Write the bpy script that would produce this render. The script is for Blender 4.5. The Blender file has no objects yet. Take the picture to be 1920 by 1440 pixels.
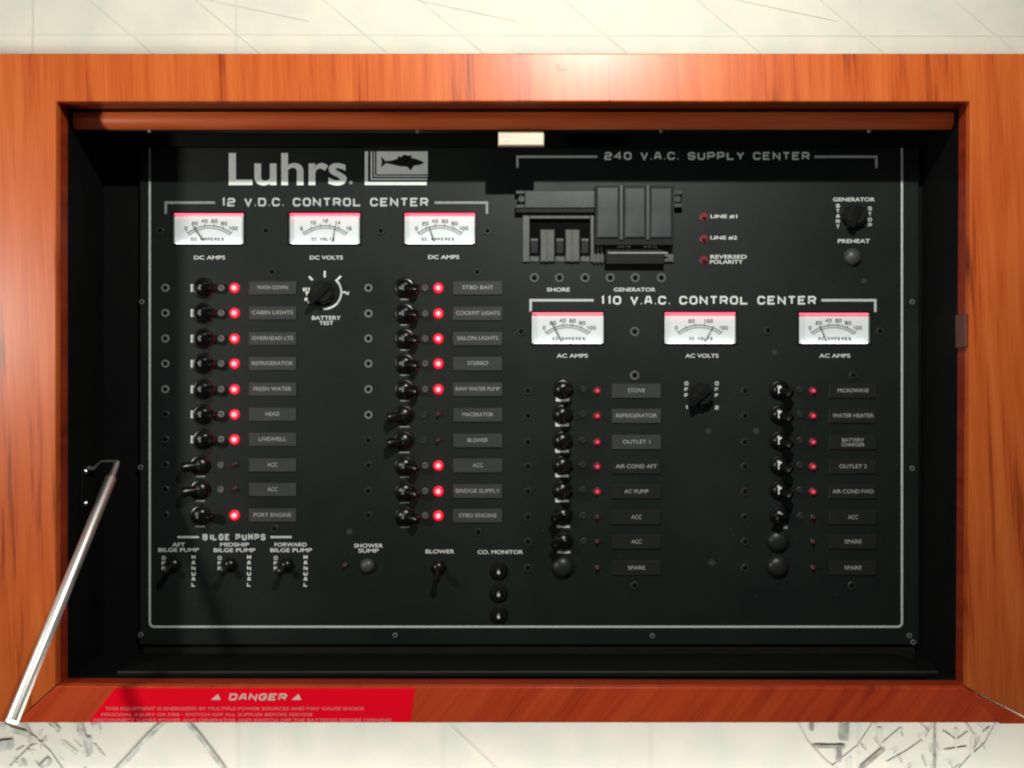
import bpy, bmesh, math, random
from mathutils import Vector
random.seed(4)
S = bpy.context.scene
C = S.collection
U = 0.0004            # metres per photo pixel in the plane of the wooden surround
D = 2100.0            # camera distance from that plane, in the same units
DP = -233.0           # depth of the control panel's face

# ------------------------------------------------------------------ camera, world, lamps, exposure
def L3(u, v, w):      # right, up, toward the viewer  ->  Blender
    return Vector((u*U, -w*U, v*U))
def at(px, py, z):    # the point at depth z seen at a photo pixel
    f = (D - z)/D
    return ((px-960)*f, (720-py)*f)
cam_d = bpy.data.cameras.new('camera'); cam = bpy.data.objects.new('camera', cam_d); C.objects.link(cam)
cam.location = L3(0, 0, D); cam.rotation_euler = (math.radians(90), 0, 0)
cam_d.sensor_width = 36; cam_d.lens = 36*D/1920; cam_d.clip_start = .01; cam_d.clip_end = 50
S.camera = cam
wd = bpy.data.worlds.new('World'); S.world = wd; wd.use_nodes = True
wd.node_tree.nodes['Background'].inputs[0].default_value = (.80, .92, 1.0, 1)
wd.node_tree.nodes['Background'].inputs[1].default_value = .075
S.view_settings.view_transform = 'Standard'; S.view_settings.look = 'None'
S.view_settings.exposure = 0; S.view_settings.gamma = 1
try: S.view_settings.use_curve_mapping = False
except Exception: pass
S.cycles.filter_width = 2.2
S.cycles.sample_clamp_indirect = 4
S.cycles.max_bounces = 6

def area(name, pos, target, sx, sy, power, col):
    l = bpy.data.lights.new(name, 'AREA'); l.shape = 'ELLIPSE' if abs(sx/sy) < 3 else 'RECTANGLE'
    l.size = sx*U; l.size_y = sy*U; l.energy = power; l.color = col
    o = bpy.data.objects.new(name, l); C.objects.link(o)
    o.location = L3(*pos)
    d = L3(*target) - o.location
    o.rotation_euler = d.to_track_quat('-Z', 'Y').to_euler()
    return o
def W3(x, y, z): return (x-960, 720-y, z)
area('ceiling_lamp', W3(1190, -380, 1200), W3(1000, 620, 0), 42, 34, 4.7, (1, .96, .88))
area('side_lamp', W3(-820, 528, 1260), W3(420, 720, 0), 150, 150, 2.8, (1, .94, .85))
area('paper_fill_top', W3(960, -420, -60), W3(960, 60, -300), 2600, 60, .12, (1, .99, .95))  # added strip light, out of view, brightens only the paper
area('paper_fill_bottom', W3(960, 1860, -60), W3(960, 1400, -300), 2600, 60, 2.0, (1, .99, .95))  # second added strip, for the lower band of paper

# ------------------------------------------------------------------ materials
def nt(name):
    m = bpy.data.materials.new(name); m.use_nodes = True
    n = m.node_tree; b = n.nodes['Principled BSDF']
    return m, n, b
def N(n, t, **k):
    x = n.nodes.new(t)
    for a, v in k.items():
        if a in x.inputs: x.inputs[a].default_value = v
        else: setattr(x, a, v)
    return x
def plain(name, col, rough=.5, metal=0, spec=.5, noise=.12, scale=60, bump=0, bscale=900, coat=0, emit=None, es=0):
    m, n, b = nt(name)
    tc = N(n, 'ShaderNodeTexCoord'); no = N(n, 'ShaderNodeTexNoise'); no.inputs['Scale'].default_value = scale
    no.inputs['Detail'].default_value = 6
    n.links.new(tc.outputs['Object'], no.inputs['Vector'])
    r = N(n, 'ShaderNodeValToRGB')
    r.color_ramp.elements[0].position = .3; r.color_ramp.elements[1].position = .7
    r.color_ramp.elements[0].color = tuple(c*(1-noise) for c in col) + (1,)
    r.color_ramp.elements[1].color = tuple(min(1, c*(1+noise)) for c in col) + (1,)
    n.links.new(no.outputs['Fac'], r.inputs['Fac']); n.links.new(r.outputs['Color'], b.inputs['Base Color'])
    b.inputs['Roughness'].default_value = rough; b.inputs['Metallic'].default_value = metal
    b.inputs['Specular IOR Level'].default_value = spec; b.inputs['Coat Weight'].default_value = coat
    if bump:
        n2 = N(n, 'ShaderNodeTexNoise'); n2.inputs['Scale'].default_value = bscale
        n.links.new(tc.outputs['Object'], n2.inputs['Vector'])
        bp = N(n, 'ShaderNodeBump'); bp.inputs['Strength'].default_value = bump; bp.inputs['Distance'].default_value = .0004
        n.links.new(n2.outputs['Fac'], bp.inputs['Height']); n.links.new(bp.outputs['Normal'], b.inputs['Normal'])
    if emit:
        b.inputs['Emission Color'].default_value = emit + (1,); b.inputs['Emission Strength'].default_value = es
    return m
def wood(name, c0, c1, c2, rot=0.0, along='Z', rough=.34, coat=.5, sc=1.0):
    m, n, b = nt(name)
    tc = N(n, 'ShaderNodeTexCoord'); mp = N(n, 'ShaderNodeMapping')
    n.links.new(tc.outputs['Object'], mp.inputs['Vector'])
    mp.inputs['Rotation'].default_value = (0, rot, 0)
    def noise(sx, sz, det, dist=0.0):
        m2 = N(n, 'ShaderNodeMapping')
        m2.inputs['Scale'].default_value = (sx, 8, sz) if along == 'Z' else (sz, 8, sx)
        n.links.new(mp.outputs['Vector'], m2.inputs['Vector'])
        t = N(n, 'ShaderNodeTexNoise'); t.inputs['Scale'].default_value = sc; t.inputs['Detail'].default_value = det
        t.inputs['Distortion'].default_value = dist
        n.links.new(m2.outputs['Vector'], t.inputs['Vector']); return t
    big = noise(30, 3.0, 4, 1.6); mid = noise(120, 7, 5, .6); fine = noise(650, 14, 4)
    ad = N(n, 'ShaderNodeMath', operation='MULTIPLY'); ad.inputs[1].default_value = .55
    n.links.new(mid.outputs['Fac'], ad.inputs[0])
    a2 = N(n, 'ShaderNodeMath', operation='MULTIPLY_ADD'); a2.inputs[1].default_value = .66
    n.links.new(big.outputs['Fac'], a2.inputs[0]); n.links.new(ad.outputs[0], a2.inputs[2])
    a3 = N(n, 'ShaderNodeMath', operation='MULTIPLY_ADD'); a3.inputs[1].default_value = .40
    n.links.new(fine.outputs['Fac'], a3.inputs[0]); n.links.new(a2.outputs[0], a3.inputs[2])
    r = N(n, 'ShaderNodeValToRGB'); cr = r.color_ramp
    cr.elements[0].position = .60; cr.elements[0].color = c0 + (1,)
    cr.elements[1].position = .95; cr.elements[1].color = c2 + (1,)
    e = cr.elements.new(.72); e.color = c1 + (1,)
    n.links.new(a3.outputs[0], r.inputs['Fac']); n.links.new(r.outputs['Color'], b.inputs['Base Color'])
    b.inputs['Roughness'].default_value = rough
    b.inputs['Specular IOR Level'].default_value = .2; b.inputs['Coat Weight'].default_value = coat; b.inputs['Coat Roughness'].default_value = .34
    bp = N(n, 'ShaderNodeBump'); bp.inputs['Strength'].default_value = .10; bp.inputs['Distance'].default_value = .0003
    n.links.new(fine.outputs['Fac'], bp.inputs['Height']); n.links.new(bp.outputs['Normal'], b.inputs['Normal'])
    return m
M = {}
M['wood'] = wood('varnished_cherry_wood', (.19, .024, .005), (.49, .088, .013), (.60, .138, .026), rot=math.radians(2), coat=.55)
M['wood_rail'] = wood('varnished_cherry_rail', (.27, .023, .006), (.47, .046, .010), (.58, .072, .016), rot=math.radians(-38))
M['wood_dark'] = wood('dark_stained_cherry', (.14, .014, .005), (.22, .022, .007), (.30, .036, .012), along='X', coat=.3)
M['wood_round'] = wood('round_cherry_moulding', (.40, .05, .010), (.66, .10, .02), (.80, .17, .04), along='X', coat=1.0)
M['knot'] = plain('wood_blemish', (.44, .12, .04), .4)
M['box'] = plain('black_recess_paint', (.0022, .0032, .0028), .65, spec=.14, noise=.3)
M['ledge'] = plain('dark_brown_ledge_paint', (.007, .0065, .0045), .6, spec=.2, noise=.25)
def panel_mat():
    m = plain('satin_black_panel', (.0072, .0116, .0100), .48, spec=.26, noise=.10, scale=22, bump=.10, bscale=2600)
    n = m.node_tree; b = n.nodes['Principled BSDF']; tc = n.nodes['Texture Coordinate']
    t = N(n, 'ShaderNodeTexNoise'); t.inputs['Scale'].default_value = 9; t.inputs['Detail'].default_value = 9; t.inputs['Distortion'].default_value = .8
    n.links.new(tc.outputs['Object'], t.inputs['Vector'])
    mr = N(n, 'ShaderNodeMapRange'); mr.inputs['From Min'].default_value = .3; mr.inputs['From Max'].default_value = .7
    mr.inputs['To Min'].default_value = .38; mr.inputs['To Max'].default_value = .60
    n.links.new(t.outputs['Fac'], mr.inputs['Value']); n.links.new(mr.outputs['Result'], b.inputs['Roughness'])
    # dust specks
    v = N(n, 'ShaderNodeTexVoronoi'); v.inputs['Scale'].default_value = 75; n.links.new(tc.outputs['Object'], v.inputs['Vector'])
    lt = N(n, 'ShaderNodeMath', operation='LESS_THAN'); lt.inputs[1].default_value = .036; n.links.new(v.outputs['Distance'], lt.inputs[0])
    src = b.inputs['Base Color'].links[0].from_socket
    mx = N(n, 'ShaderNodeMix', data_type='RGBA'); n.links.new(lt.outputs[0], mx.inputs[0]); n.links.new(src, mx.inputs[6])
    mx.inputs[7].default_value = (.045, .05, .046, 1); n.links.new(mx.outputs[2], b.inputs['Base Color'])
    return m
M['panel'] = panel_mat()
M['ledge_lip'] = plain('worn_ledge_edge', (.012, .013, .009), .6, noise=.6, scale=30)
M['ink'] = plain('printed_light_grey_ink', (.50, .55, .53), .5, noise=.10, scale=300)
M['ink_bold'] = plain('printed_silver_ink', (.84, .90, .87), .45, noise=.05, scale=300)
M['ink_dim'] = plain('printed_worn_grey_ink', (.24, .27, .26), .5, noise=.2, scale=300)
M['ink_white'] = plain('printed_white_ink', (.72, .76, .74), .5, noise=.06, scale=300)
M['tag'] = plain('engraved_grey_tag', (.045, .050, .050), .30, spec=.5, noise=.12, scale=70)
M['tag_dark'] = plain('engraved_black_tag', (.0125, .0145, .0135), .40, spec=.4, noise=.15, scale=70)
M['tag_ink'] = plain('tag_lettering', (.38, .385, .37), .5, noise=.15, scale=400)
M['gloss'] = plain('gloss_black_plastic', (.0025, .003, .0035), .30, spec=.5, noise=.1)
M['matte'] = plain('matte_black_plastic', (.004, .0045, .0045), .55, spec=.22, noise=.15)
M['screw'] = plain('blackened_screw', (.085, .09, .088), .5, metal=.1, noise=.2)
M['slot'] = plain('screw_recess', (.002, .002, .002), .8, spec=.1)
M['steel'] = plain('polished_steel', (.97, .97, .90), .42, metal=1, noise=.05, scale=40)
M['steel_dull'] = plain('dull_steel', (.50, .51, .50), .35, metal=1, noise=.15)
M['cover'] = plain('grey_painted_metal', (.036, .047, .048), .28, spec=.5, noise=.38, scale=38, bump=.12, bscale=700)
M['bezel'] = plain('grey_breaker_plastic', (.075, .081, .078), .5, noise=.18, scale=120)
M['led_on'] = plain('lit_red_lamp', (.8, .05, .05), .3, emit=(1.0, .05, .065), es=11.0)
M['led_halo'] = plain('red_halo_collar', (.35, .01, .02), .4, emit=(1.0, .008, .03), es=.50)  # the lamp's halo, put into the collar as emission
M['led_mid'] = plain('weak_red_lamp', (.5, .04, .07), .3, emit=(1.0, .09, .16), es=.40)
M['led_mid_halo'] = plain('weak_red_halo_collar', (.11, .008, .014), .4, emit=(1.0, .01, .05), es=.035)  # fainter halo, likewise put into the collar
M['led_off'] = plain('unlit_red_lamp', (.13, .022, .02), .3)
M['white_plastic'] = plain('cream_white_plastic', (.60, .54, .41), .4, noise=.04)
M['label'] = plain('red_vinyl', (.99, .001, .018), .6, spec=.1, noise=.05, scale=12)
M['label_ink'] = plain('pale_pink_print', (.85, .22, .24), .5)
M['label_white'] = plain('white_print', (.86, .55, .52), .5)
M['dial'] = plain('lit_meter_dial', (.62, .70, .71), .5, noise=.03, emit=(.88, .97, 1.0), es=.10)
M['dial_ink'] = plain('meter_scale_ink', (.10, .105, .11), .6)
M['red_glow_a'] = plain('red_meter_lamp', (.8, .05, .1), .5, emit=(1.0, .02, .045), es=16.0)
M['red_glow_b'] = plain('soft_red_meter_lamp', (.8, .05, .1), .5, emit=(1.0, .06, .10), es=7)
M['white_glow'] = plain('white_meter_lamp', (.9, .95, .95), .5, emit=(.92, .98, 1.0), es=9.0)
M['fleck'] = plain('dusty_smudge', (.026, .030, .027), .8)
M['bumper'] = plain('worn_brown_bumper', (.12, .036, .02), .5)

def paper():
    m, n, b = nt('cream_page_border')
    tc = N(n, 'ShaderNodeTexCoord'); t = N(n, 'ShaderNodeTexNoise'); t.inputs['Scale'].default_value = 26; t.inputs['Detail'].default_value = 8
    n.links.new(tc.outputs['Object'], t.inputs['Vector'])
    r = N(n, 'ShaderNodeValToRGB'); r.color_ramp.elements[0].position = .35; r.color_ramp.elements[1].position = .65
    r.color_ramp.elements[0].color = (.73, .76, .66, 1); r.color_ramp.elements[1].color = (.86, .82, .70, 1)
    n.links.new(t.outputs['Fac'], r.inputs['Fac']); n.links.new(r.outputs['Color'], b.inputs['Base Color'])
    b.inputs['Roughness'].default_value = .9; b.inputs['Specular IOR Level'].default_value = .1
    return m
M['paper'] = paper()
M['pencil_faint'] = plain('faint_chart_ink', (.755, .775, .68), .9, spec=.1, noise=.05, scale=30)
M['pencil_mid'] = plain('grey_green_chart_ink', (.60, .63, .56), .9, spec=.1, noise=.38, scale=120)
M['pencil'] = plain('dark_grey_chart_ink', (.38, .40, .35), .9, spec=.1, noise=.35, scale=140)

M['rib'] = plain('dark_grey_rib', (.032, .040, .040), .45)
M['glint_dim'] = plain('dim_grey_glint', (.13, .16, .17), .4)  # dim tone of the highlight painted on the toggle boots
M['plug'] = plain('satin_black_plug', (.013, .016, .015), .40, spec=.4, noise=.1)

# ------------------------------------------------------------------ mesh helpers (all in pixel units: right, up, toward viewer)
class MB:
    def __init__(s): s.v = []; s.f = []
    def add(s, vs, fs):
        o = len(s.v); s.v += vs; s.f += [tuple(i+o for i in f) for f in fs]; return s
    def box(s, u0, u1, v0, v1, w0, w1, ch=0):
        if ch:
            a = [(u0,v0,w0),(u1,v0,w0),(u1,v1,w0),(u0,v1,w0)]
            b = [(u0,v0,w1-ch),(u1,v0,w1-ch),(u1,v1,w1-ch),(u0,v1,w1-ch)]
            c = [(u0+ch,v0+ch,w1),(u1-ch,v0+ch,w1),(u1-ch,v1-ch,w1),(u0+ch,v1-ch,w1)]
            fs = [(3,2,1,0)] + [(i,(i+1)%4,4+(i+1)%4,4+i) for i in range(4)] + [(4+i,4+(i+1)%4,8+(i+1)%4,8+i) for i in range(4)] + [(8,9,10,11)]
            return s.add(a+b+c, fs)
        a = [(u0,v0,w0),(u1,v0,w0),(u1,v1,w0),(u0,v1,w0),(u0,v0,w1),(u1,v0,w1),(u1,v1,w1),(u0,v1,w1)]
        return s.add(a, [(3,2,1,0),(4,5,6,7)] + [(i,(i+1)%4,4+(i+1)%4,4+i) for i in range(4)])
    def prism(s, pts, w0, w1):
        n = len(pts)
        if sum(pts[i][0]*pts[(i+1)%n][1]-pts[(i+1)%n][0]*pts[i][1] for i in range(n)) < 0: pts = pts[::-1]
        a = [(x,y,w0) for x,y in pts] + [(x,y,w1) for x,y in pts]
        return s.add(a, [tuple(range(n-1,-1,-1)), tuple(range(n,2*n))] + [(i,(i+1)%n,n+(i+1)%n,n+i) for i in range(n)])
    def flat(s, pts, w):
        n = len(pts)
        if sum(pts[i][0]*pts[(i+1)%n][1]-pts[(i+1)%n][0]*pts[i][1] for i in range(n)) < 0: pts = pts[::-1]
        return s.add([(x,y,w) for x,y in pts], [tuple(range(n))])
    def lathe(s, prof, n=24, cu=0, cv=0):     # prof: (radius, w) list, bottom to top
        vs = []; fs = []
        for r, w in prof:
            vs += [(cu+r*math.cos(2*math.pi*i/n), cv+r*math.sin(2*math.pi*i/n), w) for i in range(n)]
        for k in range(len(prof)-1):
            for i in range(n):
                j = (i+1) % n; fs.append((k*n+i, k*n+j, (k+1)*n+j, (k+1)*n+i))
        fs.append(tuple(range((len(prof)-1)*n, len(prof)*n)))
        return s.add(vs, fs)
    def tube(s, pts, rads, n=12):
        P = [Vector(p) for p in pts]; vs = []; fs = []
        for k, p in enumerate(P):
            d = (P[min(k+1, len(P)-1)] - P[max(k-1, 0)]).normalized()
            a = d.cross(Vector((0, .31, .95))); a = a if a.length > .1 else d.cross(Vector((1, 0, 0)))
            a.normalize(); b = d.cross(a)
            for i in range(n):
                t = 2*math.pi*i/n; q = p + (a*math.cos(t) + b*math.sin(t))*rads[k]; vs.append(tuple(q))
        for k in range(len(P)-1):
            for i in range(n):
                j = (i+1) % n; fs.append((k*n+i, k*n+j, (k+1)*n+j, (k+1)*n+i))
        fs.append(tuple(range(n-1, -1, -1))); fs.append(tuple(range((len(P)-1)*n, len(P)*n)))
        return s.add(vs, fs)
    def ribbon(s, pts, wd, w, closed=False):  # mitred flat stroke
        n = len(pts); L = []; R = []
        for i in range(n):
            p = Vector(pts[i])
            a = Vector(pts[i-1]) if (i > 0 or closed) else None
            b = Vector(pts[(i+1) % n]) if (i < n-1 or closed) else None
            d1 = (p-a).normalized() if a is not None else (b-p).normalized()
            d2 = (b-p).normalized() if b is not None else d1
            n1 = Vector((-d1.y, d1.x)); n2 = Vector((-d2.y, d2.x)); m = n1+n2
            m = m.normalized() if m.length > .01 else n1
            k = wd/2/max(.45, m.dot(n1))
            L.append(p+m*k); R.append(p-m*k)
        vs = [(q.x, q.y, w) for q in L] + [(q.x, q.y, w) for q in R]
        return s.add(vs, [(n+i, n+(i+1) % n, (i+1) % n, i) for i in range(n if closed else n-1)])
    def mesh(s, name, org=(0, 0, 0), mat=None):
        me = bpy.data.meshes.new(name)
        me.from_pydata([tuple(L3(a-org[0], b-org[1], c-org[2])) for a, b, c in s.v], [], s.f)
        me.validate(); me.update()
        if mat: me.materials.append(M[mat])
        for p in me.polygons: p.use_smooth = True
        try: me.set_sharp_from_angle(angle=math.radians(32))
        except Exception: pass
        return me
WL = {}
def link(name, data, pos, parent=None):
    o = bpy.data.objects.new(name, data); C.objects.link(o)
    w = L3(*pos); WL[o.name] = w
    if parent is not None:
        o.parent = parent; o.location = w - WL[parent.name]
    else: o.location = w
    return o
def part(name, mb, mat, parent, org=None, label=None):
    if org is None:
        org = tuple(sum(v[i] for v in mb.v)/len(mb.v) for i in range(3))
    o = link(name, mb.mesh(name, org, mat), org, parent)
    if label: o['label'] = label
    return o
def thing(name, pos, label, cat, kind=None):
    o = link(name, None, pos); o.empty_display_size = .02
    o['label'] = label
    if cat: o['category'] = cat
    return o
def copy_at(src, pos, parent):                # copy of a part with its sub-parts at a new place
    c = src.copy(); C.objects.link(c); WL[c.name] = L3(*pos)
    c.parent = parent; c.location = WL[c.name] - WL[parent.name]
    for ch in list(src.children):
        d = ch.copy(); C.objects.link(d); d.parent = c; WL[d.name] = WL[c.name] + ch.location
    return c

# ------------------------------------------------------------------ square stroke lettering
c = .22
G = {
 'A': [[(0,0),(.30,1),(.70,1),(1,0)], [(.12,.34),(.88,.34)]],
 'B': [[(0,0),(1-c,0),(1,c*.8),(1,.40),(.86,.52),(1,.64),(1,1-c*.8),(1-c,1),(0,1),(0,0)], [(0,.52),(.86,.52)]],
 'C': [[(1,.72),(1,1-c),(1-c,1),(c,1),(0,1-c),(0,c),(c,0),(1-c,0),(1,c),(1,.28)]],
 'D': [[(0,0),(0,1),(1-c,1),(1,1-c),(1,c),(1-c,0),(0,0)]],
 'E': [[(1,1),(0,1),(0,0),(1,0)], [(0,.52),(.8,.52)]],
 'F': [[(1,1),(0,1),(0,0)], [(0,.5),(.8,.5)]],
 'G': [[(1,.75),(1,1-c),(1-c,1),(c,1),(0,1-c),(0,c),(c,0),(1-c,0),(1,c),(1,.48),(.55,.48)]],
 'H': [[(0,0),(0,1)], [(1,0),(1,1)], [(0,.5),(1,.5)]],
 'I': [[(.5,0),(.5,1)]],
 'J': [[(1,1),(1,c),(1-c,0),(c,0),(0,c),(0,.3)]],
 'K': [[(0,0),(0,1)], [(1,1),(.25,.5),(1,0)], [(0,.5),(.25,.5)]],
 'L': [[(0,1),(0,0),(1,0)]],
 'M': [[(0,0),(0,1),(.5,.45),(1,1),(1,0)]],
 'N': [[(0,0),(0,1),(1,0),(1,1)]],
 'O': [[(c,0),(1-c,0),(1,c),(1,1-c),(1-c,1),(c,1),(0,1-c),(0,c),(c,0)]],
 'P': [[(0,0),(0,1),(1-c,1),(1,1-c),(1,.58),(1-c,.42),(0,.42)]],
 'Q': [[(c,0),(1-c,0),(1,c),(1,1-c),(1-c,1),(c,1),(0,1-c),(0,c),(c,0)], [(.6,.4),(1,0)]],
 'R': [[(0,0),(0,1),(1-c,1),(1,1-c),(1,.60),(1-c,.44),(0,.44)], [(.6,.44),(1,0)]],
 'S': [[(1,.76),(1,1-c),(1-c,1),(c,1),(0,1-c),(0,.62),(c,.5),(1-c,.5),(1,.38),(1,c),(1-c,0),(c,0),(0,c),(0,.24)]],
 'T': [[(0,1),(1,1)], [(.5,1),(.5,0)]],
 'U': [[(0,1),(0,c),(c,0),(1-c,0),(1,c),(1,1)]],
 'V': [[(0,1),(.5,0),(1,1)]],
 'W': [[(0,1),(.25,0),(.5,.7),(.75,0),(1,1)]],
 'X': [[(0,0),(1,1)], [(0,1),(1,0)]],
 'Y': [[(0,1),(.5,.5),(1,1)], [(.5,.5),(.5,0)]],
 'Z': [[(0,1),(1,1),(0,0),(1,0)]],
 '0': [[(c,0),(1-c,0),(1,c),(1,1-c),(1-c,1),(c,1),(0,1-c),(0,c),(c,0)]],
 '1': [[(.25,.85),(.5,1),(.5,0)]],
 '2': [[(0,.76),(0,1-c),(c,1),(1-c,1),(1,1-c),(1,.6),(1-c,.5),(c,.5),(0,.38),(0,0),(1,0)]],
 '3': [[(0,1),(1,1),(1,0),(0,0)], [(.2,.5),(1,.5)]],
 '4': [[(.75,0),(.75,1),(0,.35),(1,.35)]],
 '6': [[(1,1),(c,1),(0,1-c),(0,0),(1,0),(1,.5),(0,.5)]],
 '#': [[(.3,0),(.3,1)], [(.7,0),(.7,1)], [(0,.32),(1,.32)], [(0,.68),(1,.68)]],
 '.': [[(-.12,.02),(.26,.02)]], '-': [[(.1,.5),(.9,.5)]],
}
def adv(ch): return {' ': .62, '.': .22, 'I': .45, '1': .55}.get(ch, 1.0)
def letters(mb, s, x0, x1, y0, y1, w, sw, slant=0, gap=.34):
    """fit the words s into the box x0..x1, y0..y1 (panel units)"""
    tot = sum(adv(ch) for ch in s) + gap*(len(s)-1)
    cw = (x1-x0)/tot; x = x0; h = y1-y0; k = 0
    for ch in s:
        a = adv(ch)*cw
        for st in G.get(ch, []):
            pts = []
            for (gx, gy) in st:
                gx = gx if adv(ch) == 1 else (gx*adv(ch) if ch != 'I' else adv(ch)/2)
                px = x + sw/2 + gx*(cw-sw if adv(ch) == 1 else cw); py = y0 + sw/2 + gy*(h-sw)
                pts.append((px + slant*(py-y0), py))
            mb.ribbon(pts, sw, w + .05*(k % 4)); k += 1
        x += a + gap*cw
    return mb
def word_px(mb, s, cx, cy, wpx, hpx, w=.5, sw=None, gap=.34):   # centred on a photo pixel of the panel
    u, v = at(cx, cy, DP); f = (D-DP)/D
    wd, h = wpx*f, hpx*f
    return letters(mb, s, u-wd/2, u+wd/2, v-h/2, v+h/2, w, (sw*f if sw else h*.22), gap=gap)
def font_mesh(s, x0, x1, y0, y1, w, offset, name):
    cu = bpy.data.curves.new(name, 'FONT'); cu.body = s; cu.offset = offset; cu.resolution_u = 6
    o = bpy.data.objects.new(name, cu); C.objects.link(o)
    bpy.context.view_layer.update()
    me = bpy.data.meshes.new_from_object(o.evaluated_get(bpy.context.evaluated_depsgraph_get()))
    bpy.data.objects.remove(o); bpy.data.curves.remove(cu)
    xs = [v.co.x for v in me.vertices]; ys = [v.co.y for v in me.vertices]
    ax = (x1-x0)/(max(xs)-min(xs)); ay = (y1-y0)/(max(ys)-min(ys))
    vs = [(x0+(v.co.x-min(xs))*ax, y0+(v.co.y-min(ys))*ay, w) for v in me.vertices]
    fs = [tuple(p.vertices) for p in me.polygons]
    mb = MB(); mb.add(vs, fs); bpy.data.meshes.remove(me); return mb

def sans(s, cx, cy, wpx, hpx, w, z=None, off=.002):
    u, v = at(cx, cy, DP if z is None else z); f = (D-(DP if z is None else z))/D
    return font_mesh(s, u-wpx*f/2, u+wpx*f/2, v-hpx*f/2, v+hpx*f/2, w, off, 'words')
# ------------------------------------------------------------------ the cream page border, built as a paper sheet behind everything
ZP = -300.0
# a sheet with an opening through which the recess box passes
bx0, by0 = at(60, 1315, 0); bx1, by1 = at(1860, 150, 0)
mb = MB(); X = [-2600, bx0, bx1, 2600]; Y = [-2000, by0, by1, 2000]
for i in range(3):
    for j in range(3):
        if i == 1 and j == 1: continue
        mb.add([(X[i],Y[j],ZP),(X[i+1],Y[j],ZP),(X[i+1],Y[j+1],ZP),(X[i],Y[j+1],ZP)], [(0,1,2,3)])
back = part('backdrop', mb, 'paper', None, org=(0, 0, ZP)); back['kind'] = 'structure'
back['label'] = 'cream page border with faint chart lines, added as a paper backdrop'
def pline(mb, pts, wd, k=[0]):
    k[0] += 1
    mb.ribbon([at(x, y, ZP) for x, y in pts], wd*1.14, ZP+1.0+.08*(k[0] % 40))
mb = MB()
pline(mb, [(-60, 64), (480, 64), (1000, 66), (1990, 67)], 2.2)
for x in (120, 320, 560, 740, 1010, 1260, 1490, 1740): pline(mb, [(x, -40), (x+215, 140)], 2.0)
for x in (250, 640, 1240): pline(mb, [(x, -30), (x+330, 40)], 1.2)
for x in (62, 443, 832, 1220, 1608): pline(mb, [(x, -30), (x, 130)], 1.5)
for x in (447, 830, 1220, 1610): pline(mb, [(x, 1340), (x, 1470)], 1.8)
for x in (820,): pline(mb, [(x, 1340), (x+140, 1470)], 1.2)
part('chart_line', mb, 'pencil_faint', back)
mb = MB()
pline(mb, [(312, 1350), (284, 1376), (252, 1410), (215, 1450)], 9)
pline(mb, [(346, 1348), (372, 1378), (398, 1412), (430, 1455)], 8)
pline(mb, [(-10, 1350), (22, 1368), (52, 1376), (60, 1392)], 10)
pline(mb, [(-12, 1402), (8, 1398), (26, 1396)], 20)
pline(mb, [(92, 1350), (112, 1372)], 8); pline(mb, [(148, 1352), (158, 1384)], 10)
pline(mb, [(166, 1382), (167, 1418)], 10); pline(mb, [(78, 1440), (96, 1424)], 12)
rs = random.Random(11)
for k in range(26):
    x = rs.uniform(-10, 185); y = rs.uniform(1352, 1440); a = rs.uniform(.5, 1.2); l = rs.uniform(8, 34)
    pline(mb, [(x, y), (x+l*math.cos(a), y+l*math.sin(a)*rs.choice((1, 1, -1)))], rs.uniform(1.5, 3.5))
part('ink_stroke', mb, 'pencil_mid', back)
mb = MB()
pline(mb, [(1584, 1346), (1581, 1388)], 17); pline(mb, [(1524, 1399), (1584, 1400)], 6)
pline(mb, [(1574, 1396), (1572, 1428)], 9); pline(mb, [(1521, 1350), (1521, 1370)], 8)
pline(mb, [(1656, 1404), (1612, 1442)], 8)
pline(mb, [(1752, 1350), (1752, 1450)], 3.5)
for k in range(22):
    x = rs.uniform(1570, 1860); y = rs.uniform(1352, 1440); a = rs.uniform(.6, 1.3); l = rs.uniform(8, 26)
    pline(mb, [(x, y), (x+l*math.cos(a)*rs.choice((1, -1)), y+l*math.sin(a))], rs.uniform(1, 2.2))
part('ink_stroke', mb, 'pencil', back)
mb = MB()
pline(mb, [(1492, 1352), (1510, 1388), (1545, 1426), (1580, 1452)], 5)
pline(mb, [(1560, 1440), (1610, 1400), (1640, 1356)], 7); pline(mb, [(1590, 1452), (1592, 1420)], 7)
pline(mb, [(1648, 1364), (1648, 1390)], 7); pline(mb, [(1690, 1366), (1655, 1396)], 6)
pline(mb, [(1728, 1390), (1700, 1410), (1664, 1430)], 5); pline(mb, [(1872, 1352), (1848, 1396), (1820, 1420), (1796, 1448)], 7)
pline(mb, [(1806, 1354), (1824, 1380), (1822, 1420)], 6); pline(mb, [(1768, 1372), (1792, 1390), (1816, 1372)], 4)
pline(mb, [(1792, 1366), (1792, 1412)], 4); pline(mb, [(1770, 1408), (1812, 1402)], 5)
pline(mb, [(60, 1380), (92, 1410), (120, 1450)], 6); pline(mb, [(20, 1440), (60, 1400), (88, 1390)], 5)
pline(mb, [(180, 1356), (186, 1372)], 9)
part('ink_stroke', mb, 'pencil_faint', back)

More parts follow.
